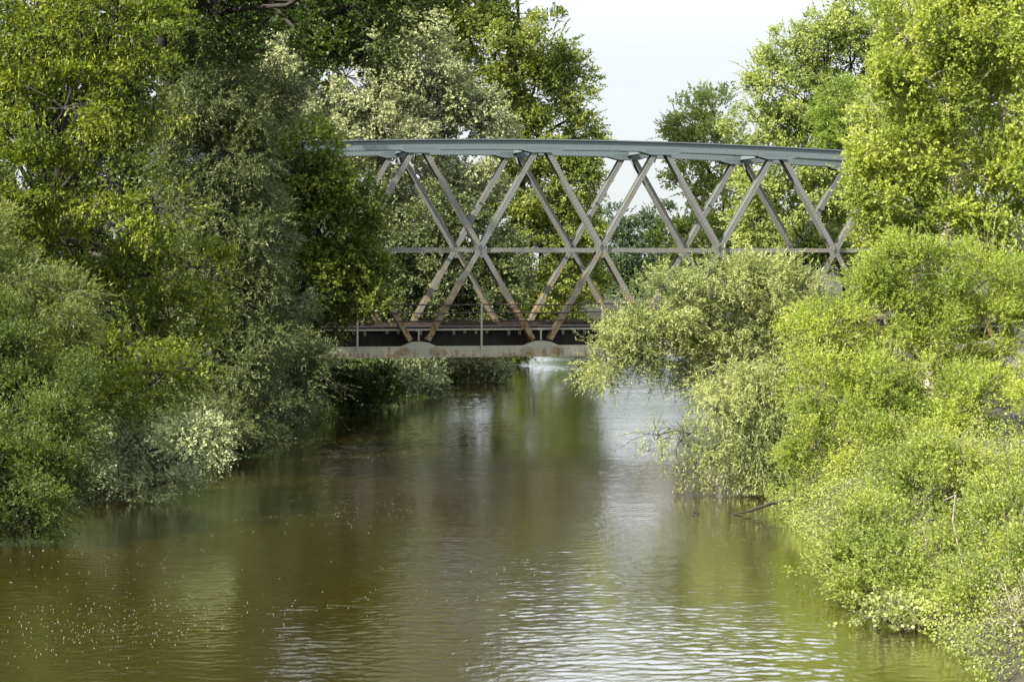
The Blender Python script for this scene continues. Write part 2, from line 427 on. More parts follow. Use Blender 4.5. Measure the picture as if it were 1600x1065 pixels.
def truss(y, facing):
    """facing -1: outer face towards the camera"""
    sgn = -1
    m = MB()
    path = [(k * P, top_z(k * P)) for k in np.arange(S0 + 1, S1 - .5, .5)]
    m.sweep([(y - .29, 0), (y + .29, 0), (y + .29, -.05), (y + .22, -.05), (y + .22, -.37), (y + .25, -.37), (y + .25, -.47),
             (y - .25, -.47), (y - .25, -.37), (y - .22, -.37), (y - .22, -.05), (y - .29, -.05)], path)
    x = path[0][0]
    while x < path[-1][0]:
        m.rivet(x, y - .25, np.interp(x, [q[0] for q in path], [q[1] for q in path]) - .42, .024)
        x += .15
    for xx in np.arange(path[0][0] + .3, path[-1][0], P * .5):        # splice plates and plate seams
        zz = np.interp(xx, [q[0] for q in path], [q[1] for q in path])
        m.box(xx - .012, xx + .012, y - .226, y - .22, zz - .37, zz - .05)
    m.build("top_chord", STEEL_TOP, BR)
    m = MB()
    m.sweep([(y - .27, 0), (y + .27, 0), (y + .27, .035), (y + .21, .035), (y + .21, .48), (y - .21, .48), (y - .21, .15), (y - .235, .15), (y - .235, .035), (y - .27, .035)],
            [(S0 * P - .6, BOT), (S1 * P + .6, BOT)])
    x = S0 * P
    while x < S1 * P:
        m.rivet(x, y - .235, BOT + .092, .024); x += .13
    for k in np.arange(S0, S1, .25):
        for j in range(5): m.rivet(k * P, y - .21, BOT + .2 + j * .06, .015)
    m.build("bottom_chord", STEEL_LOW, BR)
    m = MB()
    xa, xb = (S0 + .5) * P, (S1 - .5) * P
    m.box(xa, xb, y - .13, y - .11, MIDZ - .09, MIDZ + .09)
    m.box(xa, xb, y + .11, y + .13, MIDZ - .09, MIDZ + .09)
    m.box(xa, xb, y - .11, y + .11, MIDZ - .012, MIDZ + .012)
    x = xa
    while x < xb:
        m.rivet(x, y - .13, MIDZ + .055, .018); m.rivet(x + .07, y - .13, MIDZ - .055, .018); x += .17
    m.build("middle_chord", STEEL, BR)
    # diagonals: every bar is a riveted H section from chord to chord through the middle node
    def bar(p, q):
        b = MB(); p, q = Vector((p[0], 0, p[1])), Vector((q[0], 0, q[1]))
        d = q - p; ln = d.length; d.normalize(); n = Vector((-d.z, 0, d.x)); c = (p + q) / 2 + Vector((0, y, 0))
        wd = .108; dp = .21
        for s_ in (-1, 1):
            b.obox(c + Vector((0, s_ * dp, 0)), d * ln / 2, n * wd, Vector((0, .012, 0)))
            for e_ in (-1, 1):   # angle legs behind the cover plate
                b.obox(c + Vector((0, s_ * (dp - .06), 0)) + n * .03 * e_, d * ln / 2, n * .008, Vector((0, .047, 0)))
        b.obox(c, d * ln / 2, n * .01, Vector((0, dp - .013, 0)))
        t_ = .1
        while t_ < ln:
            for e_ in (-1, 1):
                r_ = p + d * t_ + n * .07 * e_; b.rivet(r_.x, y - dp - .012, r_.z, .02)
            t_ += .16
        b.build("diagonal_bar", STEEL, BR)
    ks = np.arange(S0, S1 + .1, 1.0)
    for k in ks:
        for dr in (-1, 1):
            k2 = k + dr
            if k2 < S0 + .9 or k2 > S1 - .9:
                continue
            zb, zt = BOT + .1, top_z(k2 * P) - .06
            xb_, xt = k * P, k2 * P
            f0, f1 = .07, .955
            bar((xb_ + (xt - xb_) * f0, zb + (zt - zb) * f0), (xb_ + (xt - xb_) * f1, zb + (zt - zb) * f1))
    # gussets
    for k in ks:
        g = MB(); x = k * P; z = BOT + .48
        out = [(x - 1.0, BOT + .155), (x + 1.0, BOT + .155), (x + .98, z - .12), (x + .72, z + .02), (x + .42, z + .15), (x + .2, z + .2), (x - .2, z + .2), (x - .42, z + .15), (x - .72, z + .02), (x - .98, z - .12)]
        g.plate(out, y - .236, y - .212)
        g.plate(out, y + .212, y + .236)
        for i in range(-4, 5):
            for j in range(4): g.rivet(x + i * .1, y - .236, BOT + .24 + j * .1, .018)
        go = g.build("gusset_plate", STEEL_LOW, BR)
        for s_ in (-1, 1):
            pl = MB(); cx, cz = x + s_ * .68, BOT + .3
            pl.plate([(cx + .29 * math.cos(a), cz + .165 * math.sin(a)) for a in np.linspace(0, 2 * math.pi, 16, endpoint=False)], y - .255, y - .237)
            for i in range(-3, 4):
                for j in range(-2, 3):
                    xx, zz = i * .075 + (j % 2) * .037, j * .06
                    if (xx / .27) ** 2 + (zz / .15) ** 2 < 1: pl.rivet(cx + xx, y - .255, cz + zz, .02)
            pl.build("patch_plate", RUSTY, go)
    for k in np.arange(S0 + .5, S1, 1.0):
        g = MB(); x = k * P
        out = [(x - .16, MIDZ - .33), (x + .16, MIDZ - .33), (x + .26, MIDZ - .1), (x + .26, MIDZ + .1), (x + .16, MIDZ + .33), (x - .16, MIDZ + .33), (x - .26, MIDZ + .1), (x - .26, MIDZ - .1)]
        g.plate(out, y - .208, y - .185); g.plate(out, y + .185, y + .208)
        for i in range(-3, 4):
            for j in range(-4, 5):
                if abs(i) + abs(j) * .6 < 4: g.rivet(x + i * .065, y - .208, MIDZ + j * .068, .015)
        g.build("gusset_plate", STEEL, BR)
    for k in np.arange(S0 + 1, S1 - .5, 1.0):
        g = MB(); x = k * P; z = top_z(x) - .37
        out = [(x - .95, z - .1), (x - .5, z - .22), (x + .5, z - .22), (x + .95, z - .1), (x + .8, z + .1), (x - .8, z + .1)]
        g.plate(out, y - .275, y - .252); g.plate(out, y + .252, y + .275)
        for i in range(-7, 8): g.rivet(x + i * .1, y - .275, z - .04, .02); g.rivet(x + i * .1, y - .275, z + .04, .02)
        g.build("gusset_plate", STEEL_TOP, BR)
truss(0.0, -1)
truss(WID, -1)
# top bracing between the two trusses
for k in np.arange(S0 + 1, S1 - .5, 1.0):
    m = MB(); x = k * P; z = top_z(x)
    m.box(x - .14, x + .14, .3, WID - .3, z - .4, z - .37)
    m.box(x - .14, x + .14, .3, WID - .3, z - .1, z - .07)
    m.box(x - .012, x + .012, .3, WID - .3, z - .368, z - .102)
    for s_ in (.3, WID - .3):
        q = 1 if s_ < 1 else -1
        m.obox((x, s_ + q * .28, z - .62), (.03, 0, 0), (0, q * .28, -.24), (0, .02, .03))
    m.build("cross_strut", STEEL_TOP, BR)
for k in np.arange(S0 + 1, S1 - 1.5, 1.0):
    m = MB(); x = k * P
    for a, b in ((.3, WID - .3), (WID - .3, .3)):
        z0, z1 = top_z(x) - .2, top_z(x + P) - .2
        d = Vector((P, b - a, z1 - z0)); ln = d.length; d.normalize(); n = Vector((-d.y, d.x, 0)).normalized()
        zo = -.03 if a < 1 else .03
        m.obox(Vector((x + P / 2, WID / 2, (z0 + z1) / 2 + zo)), d * (ln / 2 - .35), n * .05, Vector((0, 0, .025)))
    m.build("wind_brace", STEEL_TOP, BR)
# floor: cross beams, stringers, sleepers, deck, edge angle
xa, xb = S0 * P - .4, S1 * P + .4
for k in np.arange(S0, S1 + .1, 1.0):
    m = MB(); x = k * P
    m.box(x - .13, x + .13, .24, WID - .24, BOT + .06, BOT + .09); m.box(x - .13, x + .13, .24, WID - .24, BOT + .62, BOT + .65)
    m.box(x - .012, x + .012, .24, WID - .24, BOT + .092, BOT + .618)
    m.build("cross_beam", DARKSTEEL, BR)
    m = MB(); m.box(x - .035, x + .035, -.06, .0, BOT + .72, BOT + 1.13); m.box(x - .008, x + .008, .002, .06, BOT + .72, BOT + 1.13)
    m.box(x - .1, x + .1, -.07, .08, BOT + 1.132, BOT + 1.15)
    m.build("deck_bracket", STEEL_LOW, BR)
for y in (.75, 1.75, 3.25, 4.25):
    m = MB(); m.box(xa, xb, y - .01, y + .01, BOT + .66, BOT + 1.12); m.box(xa, xb, y - .1, y + .1, BOT + 1.122, BOT + 1.15); m.box(xa, xb, y - .1, y + .1, BOT + .652, BOT + .658)
    m.build("stringer", DARKSTEEL, BR)
m = MB(); m.box(xa, xb, .55, .6, BOT + .36, BOT + 1.1); m.build("stringer", DARKSTEEL, BR)
m = MB()
x = xa
while x < xb:
    m.box(x - .1, x + .1, .32, WID - .32, BOT + 1.16, BOT + 1.26); x += .49
m.build("sleepers", TIMBER, BR)["kind"] = "stuff"
random.seed(4)
m = MB(); x = xa
while x < xb:
    w_ = random.uniform(1.5, 3.5); w_ = min(w_, xb - x)
    for j in range(14):
        y0 = .2 + j * .33; m.box(x + .01, x + w_ - .01, y0, y0 + .31, BOT + 1.27, BOT + 1.315 + random.uniform(0, .012))
    x += w_
m.build("deck", TIMBER, BR)
m = MB(); m.box(xa, xb, .02, .09, BOT + 1.155, BOT + 1.235); m.box(xa, xb, .092, .2, BOT + 1.16, BOT + 1.17); m.build("deck_edge", STEEL_LOW, BR)
m = MB(); x = xa + .2
while x < xb:
    if random.random() < .85:
        h_ = random.uniform(.12, .22)
        for q in (-.035, .035): m.box(x + q - .011, x + q + .011, .05, .08, BOT + 1.15 - h_, BOT + 1.153)
    x += .49
m.build("hook_bolts", STEEL_LOW, BR)["kind"] = "stuff"
for y in (1.8, 3.24):
    m = MB(); m.box(xa, xb, y - .03, y + .03, BOT + 1.33, BOT + 1.46); m.box(xa, xb, y - .06, y + .06, BOT + 1.332, BOT + 1.35); m.build("running_rail", OLDRAIL, BR)
# footway railing on the camera side
for k in range(-3, 5):
    m = MB(); x = k * P
    m.box(x - .035, x + .035, -.335, -.31, BOT + .3, EYE - 1.58); m.box(x - .035, x - .012, -.308, -.25, BOT + .3, EYE - 1.58)
    m.build("railing_post", STEEL_LOW, BR)
for i, z in enumerate((EYE - 1.62, EYE - 1.97, EYE - 2.3)):
    m = MB(); seg = np.arange(xa, xb, P / 2)
    pts = [(x, -.29 + .006 * math.sin(x * 3), z + .012 * math.sin(x * 1.3 + i) - .018 * abs(math.sin(x / P * math.pi))) for x in np.arange(xa, xb, .6)]
    m.tube(pts, [.028 - .002 * i] * len(pts), 6); m.build("handrail", OLDRAIL, BR)
# stone abutments under both ends
for x0, x1 in ((S0 * P - 3.5, S0 * P + .4), (S1 * P - .4, S1 * P + 3.5)):
    m = MB(); m.box(x0, x1, -.7, WID + .7, -1.5, BOT - .15); m.box(x0 + .2, x1 - .2, -.5, WID + .5, BOT - .148, BOT - .02)
    m.build("abutment", CONCRETE, BR)

# ------------------------------------------------------------------ foliage
def nrm(a): return a / (np.linalg.norm(a, axis=-1, keepdims=True) + 1e-9)

SPECIES = {
 # leaf length, width, leaves per spray, spray length, clump radius, outward, lift, random, N up, N out, N rand, leaf swing
 "round":  dict(L=.105, W=.085, m=9,  tl=.38, cr=.42, out=.8, lift=.25, rnd=.75, nu=.55, no=.45, nr=.6, sw=.9),
 "willow": dict(L=.13, W=.032, m=16, tl=.50, cr=.40, out=.7, lift=-.05, rnd=.6, nu=.5, no=.5, nr=.6, sw=.8),
 "droop":  dict(L=.15, W=.032, m=18, tl=.60, cr=.38, out=.6, lift=-.55, rnd=.5, nu=.35, no=.6, nr=.6, sw=.75),
 "tier":   dict(L=.13, W=.075, m=12, tl=.50, cr=.50, out=.9, lift=.02, rnd=.45, nu=.95, no=.3, nr=.35, sw=.8),
 "fine":   dict(L=.075, W=.036, m=14, tl=.42, cr=.36, out=.7, lift=.35, rnd=.6, nu=.5, no=.45, nr=.6, sw=.9),
}

def limb(m, a, b, r0, r1, rg, seg=6, sag=.12, sides=6):
    a, b = Vector(a), Vector(b); ln = (b - a).length
    off = Vector(rg.normal(0, 1, 3)) * ln * sag
    pts = []; rad = []
    for i in range(seg + 1):
        t = i / seg
        p = a.lerp(b, t) + off * math.sin(t * math.pi) * .6 + Vector((0, 0, ln * sag * .6 * math.sin(t * math.pi)))
        p += Vector(rg.normal(0, 1, 3)) * ln * .012 * (0 < i < seg)
        pts.append(p); rad.append(r0 + (r1 - r0) * t)
    m.tube(pts, rad, sides)
    return pts

LEAVES = [0]
DENS = 1.7
def plant(name, label, cat, base, lobes, kind, mat, bark, seed, dist, cover=1.6, trunk=.22, fork=None, ls=1.0, gap=.35,
          rough=.32, blossoms=None, group=None, depth=1.0, twigs=10, crown_name="crown", bark_extra=None, zmin=.04, stems=1, lob_trunk=True):
    rg = np.random.default_rng(seed)
    sp = SPECIES[kind]
    bx, by = base
    bz = max(ground_z(bx, by), -.3) - .1
    B = Vector((bx, by, bz))
    root = empty(name, B)
    tag(root, label, cat, group)
    ls = ls * max(1.0, dist / 66.0) ** .75
    Lf, Wf, tl, cr_ = sp['L'] * ls, sp['W'] * ls, sp['tl'] * ls ** .5, sp['cr'] * ls ** .6
    la = Lf * Wf * .55
    lw = []
    for l in lobes:
        px, py, rx, ry = l[:4]; d = dist + (l[4] if len(l) > 4 else 0); den = l[5] if len(l) > 5 else 1.0
        c = at(px, py, d); s = d / F
        r = np.array([rx * s, min(rx, ry) * s * 1.0 * depth + .2, ry * s])
        lw.append((np.array(c), r, den))
    out = []; tw_pts = []; shoots = []
    for li, (c, r, den) in enumerate(lw):
        rm = (r[0] * r[1] * r[2]) ** (2 / 3)
        area = 4 * math.pi * rm
        cover_ = cover * DENS
        n_leaf = area * cover_ * den / la
        n_sp = max(6, int(n_leaf / sp['m'] * 1.35))
        # boughs (large clumps) on the lobe, then sprays in the boughs
        nb = max(7, int(area / (cr_ * 1.9) ** 2 * 1.1))
        v = nrm(rg.normal(0, 1, (nb, 3)))
        ph = rg.uniform(0, 6.28, (5, 1)); kf = rg.normal(0, 2.0, (5, 3))
        bump = 1 + rough * np.sum(np.sin(v @ kf.T + ph.T), axis=1) / 2.2
        t = np.where(rg.random(nb) < .75, rg.uniform(.74, 1.06, nb), rg.uniform(.3, .8, nb)) * bump
        bc = c + v * r * t[:, None]
        keep = np.ones(nb, bool)
        for lj, (c2, r2, _) in enumerate(lw):
            if lj != li: keep &= np.linalg.norm((bc - c2) / r2, axis=1) > .55
        keep &= bc[:, 2] > .12
        # the side turned away from the river view may be thinner
        back = ((v[:, 1] > .35) & (rg.random(nb) < .5)); keep &= ~back
        keep &= rg.random(nb) > gap * .5
        if keep.sum() < 2: continue
        bc, v = bc[keep], v[keep]; nb2 = len(bc)
        n_sp = int(n_sp * nb2 / nb)
        bs = rg.uniform(.55, 1.35, nb2)
        which = rg.choice(nb2, n_sp, p=bs ** 2 / np.sum(bs ** 2))
        q = nrm(rg.normal(0, 1, (n_sp, 3))) * (rg.random((n_sp, 1)) ** .5)
        o = bc[which] + q * np.array([1.15, 1.15, .36] if kind == 'tier' else [1, 1, .72]) * cr_ * 1.25 * bs[which][:, None]
        vv = v[which]
        d = nrm(vv * sp['out'] + q * .8 + np.array([0, 0, 1]) * sp['lift'] + rg.normal(0, 1, (n_sp, 3)) * sp['rnd'] * .6)
        m_ = sp['m']
        tt = np.linspace(.08, 1, m_)[None, :] + rg.uniform(-.04, .04, (n_sp, m_))
        ln = tl * rg.uniform(.6, 1.25, (n_sp, 1))
        droop = -.28 * (tt ** 2) * ln * (1.6 if kind == 'droop' else .5)
        pos = o[:, None, :] + d[:, None, :] * (tt * ln)[:, :, None]
        pos[:, :, 2] += droop
        n = n_sp * m_
        pos = pos.reshape(n, 3)
        dd = np.repeat(d, m_, axis=0); vo = np.repeat(vv, m_, axis=0)
        if kind == 'droop': dd = dd + np.array([0, 0, -.55])
        a = nrm(dd * .75 + rg.normal(0, 1, (n, 3)) * sp['sw'] * .75)
        N = nrm(np.array([0, 0, 1]) * sp['nu'] + vo * sp['no'] + rg.normal(0, 1, (n, 3)) * sp['nr'])
        s = nrm(np.cross(a, N))
        sz = rg.uniform(.65, 1.2, (n, 1))
        hL, hW = Lf * sz, Wf * sz * .5
        v0 = pos; v2 = pos + a * hL
        mid_ = pos + a * hL * .45
        N2 = np.cross(s, a)
        fold = N2 * hW * .35
        v1 = mid_ + s * hW - fold; v3 = mid_ - s * hW - fold
        Q = np.stack([v0, v1, v2, v3], axis=1)
        Q = Q[(Q[:, :, 2].min(axis=1) > zmin)]
        out.append(Q)
        tw_pts.append((c, bc, r))
        # single shoots that stand or hang clear of the leaf mass
        nsh = int(10 + 14 * den)
        vs = nrm(rg.normal(0, 1, (nsh, 3)) * np.array([1, .7, 1])); o = c + vs * r * rg.uniform(.8, 1.0, (nsh, 1)); o = o[o[:, 2] > .5]
        vs = vs[:len(o)]; nsh = len(o); k_ = 26
        ln = rg.uniform(.5, 1.25, (nsh, 1)) * (ls ** .5)
        up = -.35 if kind == 'droop' else (.1 if kind in ('tier', 'willow') else .55)
        d = nrm(vs * .9 + np.array([0, 0, 1]) * up + rg.normal(0, .25, (nsh, 3)))
        tt = np.linspace(.05, 1, k_)[None, :] + rg.uniform(-.02, .02, (nsh, k_))
        pos = o[:, None, :] + d[:, None, :] * (tt * ln)[:, :, None]; pos[:, :, 2] -= .22 * tt ** 2 * ln
        pos = pos.reshape(-1, 3); n = len(pos)
        a = nrm(np.repeat(d, k_, 0) * .8 + rg.normal(0, .65, (n, 3)))
        N = nrm(np.array([0, 0, 1.]) * .6 + np.repeat(vs, k_, 0) * .4 + rg.normal(0, .45, (n, 3))); s = nrm(np.cross(a, N))
        sz = rg.uniform(.6, 1.15, (n, 1)) * (1.15 - .5 * tt.reshape(-1, 1)); hL, hW = Lf * sz, Wf * sz * .5
        Q = np.stack([pos, pos + a * hL * .45 + s * hW, pos + a * hL, pos + a * hL * .45 - s * hW], 1)
        out.append(Q[(Q[:, :, 2].min(axis=1) > zmin)])
        shoots += [(c + (o[i] - c) * .8, o[i], o[i] + d[i] * ln[i] * .5 - np.array([0, 0, .05]) * ln[i], o[i] + d[i] * ln[i] - np.array([0, 0, .22]) * ln[i]) for i in range(nsh)]
    Q = np.concatenate(out) - np.array(B)
    LEAVES[0] += len(Q)
    rnd = np.clip(rg.normal(.42, .24, len(Q)), 0, 1)
    if kind == "open": pass
    quads_obj(crown_name, Q, mat, root, rnd)
    # trunk, limbs and twigs
    m = MB()
    fk = Vector(at(*fork)) if fork else Vector(lw[0][0])
    fl = fk - B
    for s_ in range(stems):
        jit = Vector((rg.normal(0, .25), rg.normal(0, .25), 0)) if s_ else Vector((0, 0, 0))
        limb(m, jit * 1.2, fl + jit * 2, trunk * (1 if s_ == 0 else .7), trunk * .62, rg, 8, .05, 8)
    br = MB()
    for (c, bc, r) in tw_pts:
        cl = Vector(c) - B
        lr = max(.025, trunk * .25)
        limb(br, fl, cl, lr * 1.2, lr * .45, rg, 6, .10, 6)
        idx = rg.choice(len(bc), min(twigs, len(bc)), replace=False)
        for i in idx:
            e = Vector(bc[i]) - B
            pts = limb(br, cl, e, lr * .4, .007 * ls, rg, 4, .12, 4)
            for k in range(2):
                e2 = pts[-2] + Vector(nrm(rg.normal(0, 1, 3) + np.array([0, 0, .4]))) * rg.uniform(.4, .9)
                limb(br, pts[-2], e2, .012 * ls, .004 * ls, rg, 3, .1, 3)
    for c_, p0, p1, p2 in shoots:
        br.tube([Vector(c_) - B, Vector(p0) - B, Vector(p1) - B, Vector(p2) - B], [.009 * ls, .008 * ls, .006 * ls, .002], 3)
    m.build("trunk", bark, root, True)
    br.build("branches", bark_extra or bark, root, True)
    if blossoms:
        bm_, cnt, bl, bw = blossoms
        allb = np.concatenate([b for _, b, _ in tw_pts]); allc = np.concatenate([np.repeat(c[None], len(b), 0) for c, b, _ in tw_pts])
        sel = rg.choice(len(allb), cnt)
        o = allb[sel] + rg.normal(0, 1, (cnt, 3)) * np.array([.42, .42, .22]) + nrm(allb[sel] - allc[sel]) * .35
        qs = []
        for k in range(2):
            an = rg.uniform(0, 6.28, cnt) if k == 0 else an + 1.57
            sv = np.stack([np.cos(an), np.sin(an), np.zeros(cnt)], 1)
            ll = bl * rg.uniform(.6, 1.2, (cnt, 1)); 
            if k == 0: l0 = ll; tilt = rg.normal(0, .15, (cnt, 3))
            dn = np.array([0, 0, -1.0]) + tilt
            qs.append(np.stack([o, o + dn * l0 * .35 + sv * bw, o + dn * l0, o + dn * l0 * .35 - sv * bw], 1))
        Qb = np.concatenate(qs) - np.array(B)
        quads_obj("blossoms", Qb, bm_, root, rg.random(len(Qb)))
    return root

G_YEL = leaf_mat("leaf_yellow_green", (.24, .29, .05), (.36, .41, .085), (.48, .52, .17), .48)
G_LOC = leaf_mat("leaf_locust", (.07, .105, .013), (.17, .205, .022), (.34, .36, .045), .4)
G_SPR = leaf_mat("leaf_spring", (.17, .215, .042), (.28, .33, .075), (.42, .45, .17), .45)
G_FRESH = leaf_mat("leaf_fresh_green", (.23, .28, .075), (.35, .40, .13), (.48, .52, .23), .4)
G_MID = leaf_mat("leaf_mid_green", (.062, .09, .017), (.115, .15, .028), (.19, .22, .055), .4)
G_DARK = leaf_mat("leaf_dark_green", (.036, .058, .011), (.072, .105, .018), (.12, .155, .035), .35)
G_ALD = leaf_mat("leaf_alder", (.075, .108, .015), (.15, .19, .028), (.25, .285, .055), .38)
G_POP = leaf_mat("leaf_poplar", (.16, .20, .04), (.27, .31, .07), (.40, .43, .16), .45, spec=.45, rough=.4)
G_SILV = leaf_mat("leaf_silver", (.21, .24, .115), (.36, .385, .20), (.52, .535, .32), .22, (1.0, 1.05, .75))
G_PALE = leaf_mat("leaf_pale_silver", (.20, .25, .11), (.34, .385, .20), (.50, .53, .34), .25, (1.0, 1.0, .8))
G_GREY = leaf_mat("leaf_grey_green", (.08, .105, .038), (.14, .168, .062), (.24, .26, .12), .28, (1.0, 1.1, .7))
G_WILL = leaf_mat("leaf_willow", (.22, .26, .085), (.35, .385, .15), (.52, .54, .30), .35, (1.1, 1.15, .65))
G_OLIVE = leaf_mat("leaf_olive", (.10, .13, .03), (.17, .20, .05), (.28, .30, .10), .35)
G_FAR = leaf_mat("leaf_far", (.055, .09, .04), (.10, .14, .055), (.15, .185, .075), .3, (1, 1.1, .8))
G_BLOS = leaf_mat("blossom_yellow", (.27, .30, .035), (.38, .40, .06), None, .3)
#PLANTS
exec_plants = True

plant("willow_bush", "round mid-green willow bush at the lower left waterline", "bush", (-15.5, 59), [
    (-30, 560, 90, 80, 2), (40, 630, 75, 75, 1), (60, 730, 62, 75, -1), (-30, 740, 90, 85, -2), (95, 660, 38, 50), (30, 790, 60, 40, -2), (95, 770, 30, 40)],
    "fine", G_MID, BARK_DARK, 11, 57, cover=1.7, trunk=.12, stems=3)
plant("willow_tree", "olive sunlit willow crown at the left edge, above the round mid-green bush", "tree", (-16.5, 63), [
    (20, 450, 80, 50), (95, 465, 42, 35, -1), (-50, 410, 70, 80), (60, 520, 70, 45, -1), (-40, 520, 60, 60)],
    "willow", G_OLIVE, BARK_GREY, 12, 61, cover=1.5, trunk=.16, ls=.9)
plant("locust_tree", "leafy tree with hanging yellow-green flower clusters in the upper left corner", "tree", (-17.5, 73), [
    (60, 50, 90, 75), (185, 45, 80, 65, -1), (-30, 160, 80, 80), (100, 170, 85, 60, -2), (205, 160, 60, 50, -1), (50, 280, 85, 55, -1), (175, 285, 75, 45, -2),
    (255, 325, 50, 30, -3), (120, 385, 95, 45, 1), (235, 430, 70, 45, 1), (-50, 320, 70, 80), (70, -60, 120, 80, 2), (210, -75, 90, 70, 2), (150, 490, 90, 45, 3), (265, 500, 60, 45, 3), (310, 420, 40, 30, 1), (120, -170, 120, 80, 3)],
    "tier", G_LOC, BARK_DARK, 13, 70, twigs=5, cover=1.25, trunk=.3, fork=(80, 330, 73), blossoms=(G_BLOS, 4500, .16, .022), gap=.9)
plant("poplar_tree", "tall dark-trunked poplar whose shaded boughs overhang from the top left centre", "tree", (-12.6, 86), [
    (330, 10, 70, 50, -10), (430, 0, 80, 45, -8), (540, 20, 75, 42, -13), (620, 5, 55, 32, -15), (300, 70, 45, 45, -4), (515, 85, 34, 45, -13), (370, 70, 45, 30, -8), (600, -60, 80, 50, -15), (400, -90, 120, 60, -9), (240, -40, 90, 80, -8), (480, -110, 90, 50, -13),
    (585, 65, 24, 26, -13), (230, -160, 110, 60, -8)],
    "round", G_DARK, BARK_DARK, 14, 90, cover=1.3, trunk=.42, fork=(262, -10, 85), gap=.6)
plant("silver_willow", "large pale silver-green willow standing behind the left half of the bridge", "tree", (-9, 142), [
    (430, 130, 75, 75), (540, 120, 75, 70), (650, 95, 85, 72), (490, 205, 80, 55, -2), (600, 200, 80, 55, -2), (700, 165, 60, 55), (755, 180, 45, 34), (350, 165, 70, 70), (640, 275, 80, 50, -1), (730, 290, 55, 60), (610, 350, 50, 55)],
    "round", G_SILV, BARK_GREY, 15, 136, cover=1.5, trunk=.35, fork=(590, 260, 139), ls=.8, twigs=14, bark_extra=BARK_GREY)
plant("grey_willow", "shaded grey-green willow seen through the left bays of the bridge truss", "tree", (-6, 130), [
    (690, 420, 75, 60), (620, 430, 60, 60), (770, 430, 55, 65), (640, 500, 60, 35), (740, 490, 70, 35), (700, 350, 55, 50), (580, 400, 50, 70)],
    "round", G_GREY, BARK_DARK, 16, 128, cover=1.6, trunk=.3, fork=(660, 420, 130), ls=.85)
plant("dark_willow", "tall dusky grey-green willow on the left bank with a sunlit pale top", "tree", (-12.5, 86), [
    (330, 150, 60, 42), (400, 160, 50, 42), (300, 240, 50, 60), (375, 250, 60, 60), (340, 350, 65, 70), (405, 380, 55, 65), (330, 460, 70, 60), (405, 490, 60, 60), (365, 580, 55, 60, -1), (400, 640, 45, 50, -1), (350, 680, 42, 40, -3), (300, 580, 50, 50), (300, 660, 50, 45, -2)],
    "willow", G_GREY, BARK_DARK, 17, 82, cover=1.5, trunk=.25, fork=(350, 420, 84))
plant("alder_tree", "dense dark green alder on the left bank covering the near end of the bridge", "tree", (-10.5, 98), [
    (470, 240, 50, 42), (518, 285, 38, 46), (500, 360, 65, 55), (550, 390, 40, 45), (480, 440, 65, 50), (545, 455, 42, 38), (495, 508, 42, 26), (440, 320, 50, 60), (582, 470, 20, 14, -1), (440, 500, 50, 45), (575, 330, 20, 28), (580, 430, 24, 30)],
    "round", G_ALD, BARK_DARK, 18, 95, cover=1.6, trunk=.25, fork=(490, 400, 97), ls=.85)
plant("silver_bush", "silvery leaved bush with one bright sunlit spray over the water at lower left", "bush", (-12.5, 68), [
    (200, 700, 60, 48), (165, 745, 42, 42, -1), (312, 692, 36, 30, -5), (245, 760, 48, 32, -1), (215, 665, 24, 24), (270, 730, 30, 28)],
    "round", G_PALE, BARK_DARK, 19, 66, cover=1.4, trunk=.09, stems=3, ls=.72)
plant("overhanging_willow", "rounded grey-green willow leaning over the water left of the bridge's lower chord", "tree", (-10, 94), [
    (460, 545, 42, 36), (440, 600, 48, 45), (485, 595, 34, 38), (410, 655, 38, 34, -2), (415, 560, 35, 40), (450, 640, 30, 24)],
    "willow", G_GREY, BARK_DARK, 20, 90, cover=1.6, trunk=.14, stems=2)
plant("alder_shrub", "low dark alder scrub along the waterline beneath the left bridge end", "shrub", (-7.5, 110), [
    (535, 604, 42, 24), (590, 603, 36, 20, 3), (500, 610, 40, 34, -3), (560, 620, 40, 18)],
    "round", G_DARK, BARK_DARK, 21, 106, cover=1.6, trunk=.08, stems=2, ls=.85)
plant("maple_sapling", "young maple with flat bright green boughs just above the silvery bush", "tree", (-13.2, 67), [
    (255, 582, 48, 20, -1), (205, 622, 42, 11, -2), (150, 560, 60, 45), (290, 575, 22, 14, -2), (160, 610, 60, 30), (210, 540, 60, 30, 1)],
    "tier", G_LOC, BARK_DARK, 22, 65, cover=1.2, trunk=.08)
plant("silver_shrub", "pale silvery shrub hanging just below the bridge, left of its fellow", "shrub", (-6.0, 122), [
    (645, 590, 38, 26), (625, 575, 22, 18), (665, 580, 22, 22)], "round", G_PALE, BARK_GREY, 23, 117, cover=1.5, trunk=.06, stems=2, ls=.75)
plant("silver_shrub", "dimmer grey-green shrub hanging over the water below the bridge, nearer midstream", "shrub", (-2.8, 138), [
    (755, 578, 40, 26), (775, 595, 22, 18), (720, 565, 25, 20)], "round", G_SILV, BARK_DARK, 24, 133, cover=1.5, trunk=.06, stems=2, ls=.8)
plant("alder_shrub", "dark green scrub filling the bank behind the two silvery shrubs", "shrub", (-6.5, 138), [
    (600, 570, 60, 30), (690, 575, 60, 28, 5), (740, 550, 60, 28, 12), (660, 540, 70, 30, 5), (780, 545, 60, 24, 25)],
    "round", G_DARK, BARK_DARK, 25, 132, cover=1.5, trunk=.08, stems=2)
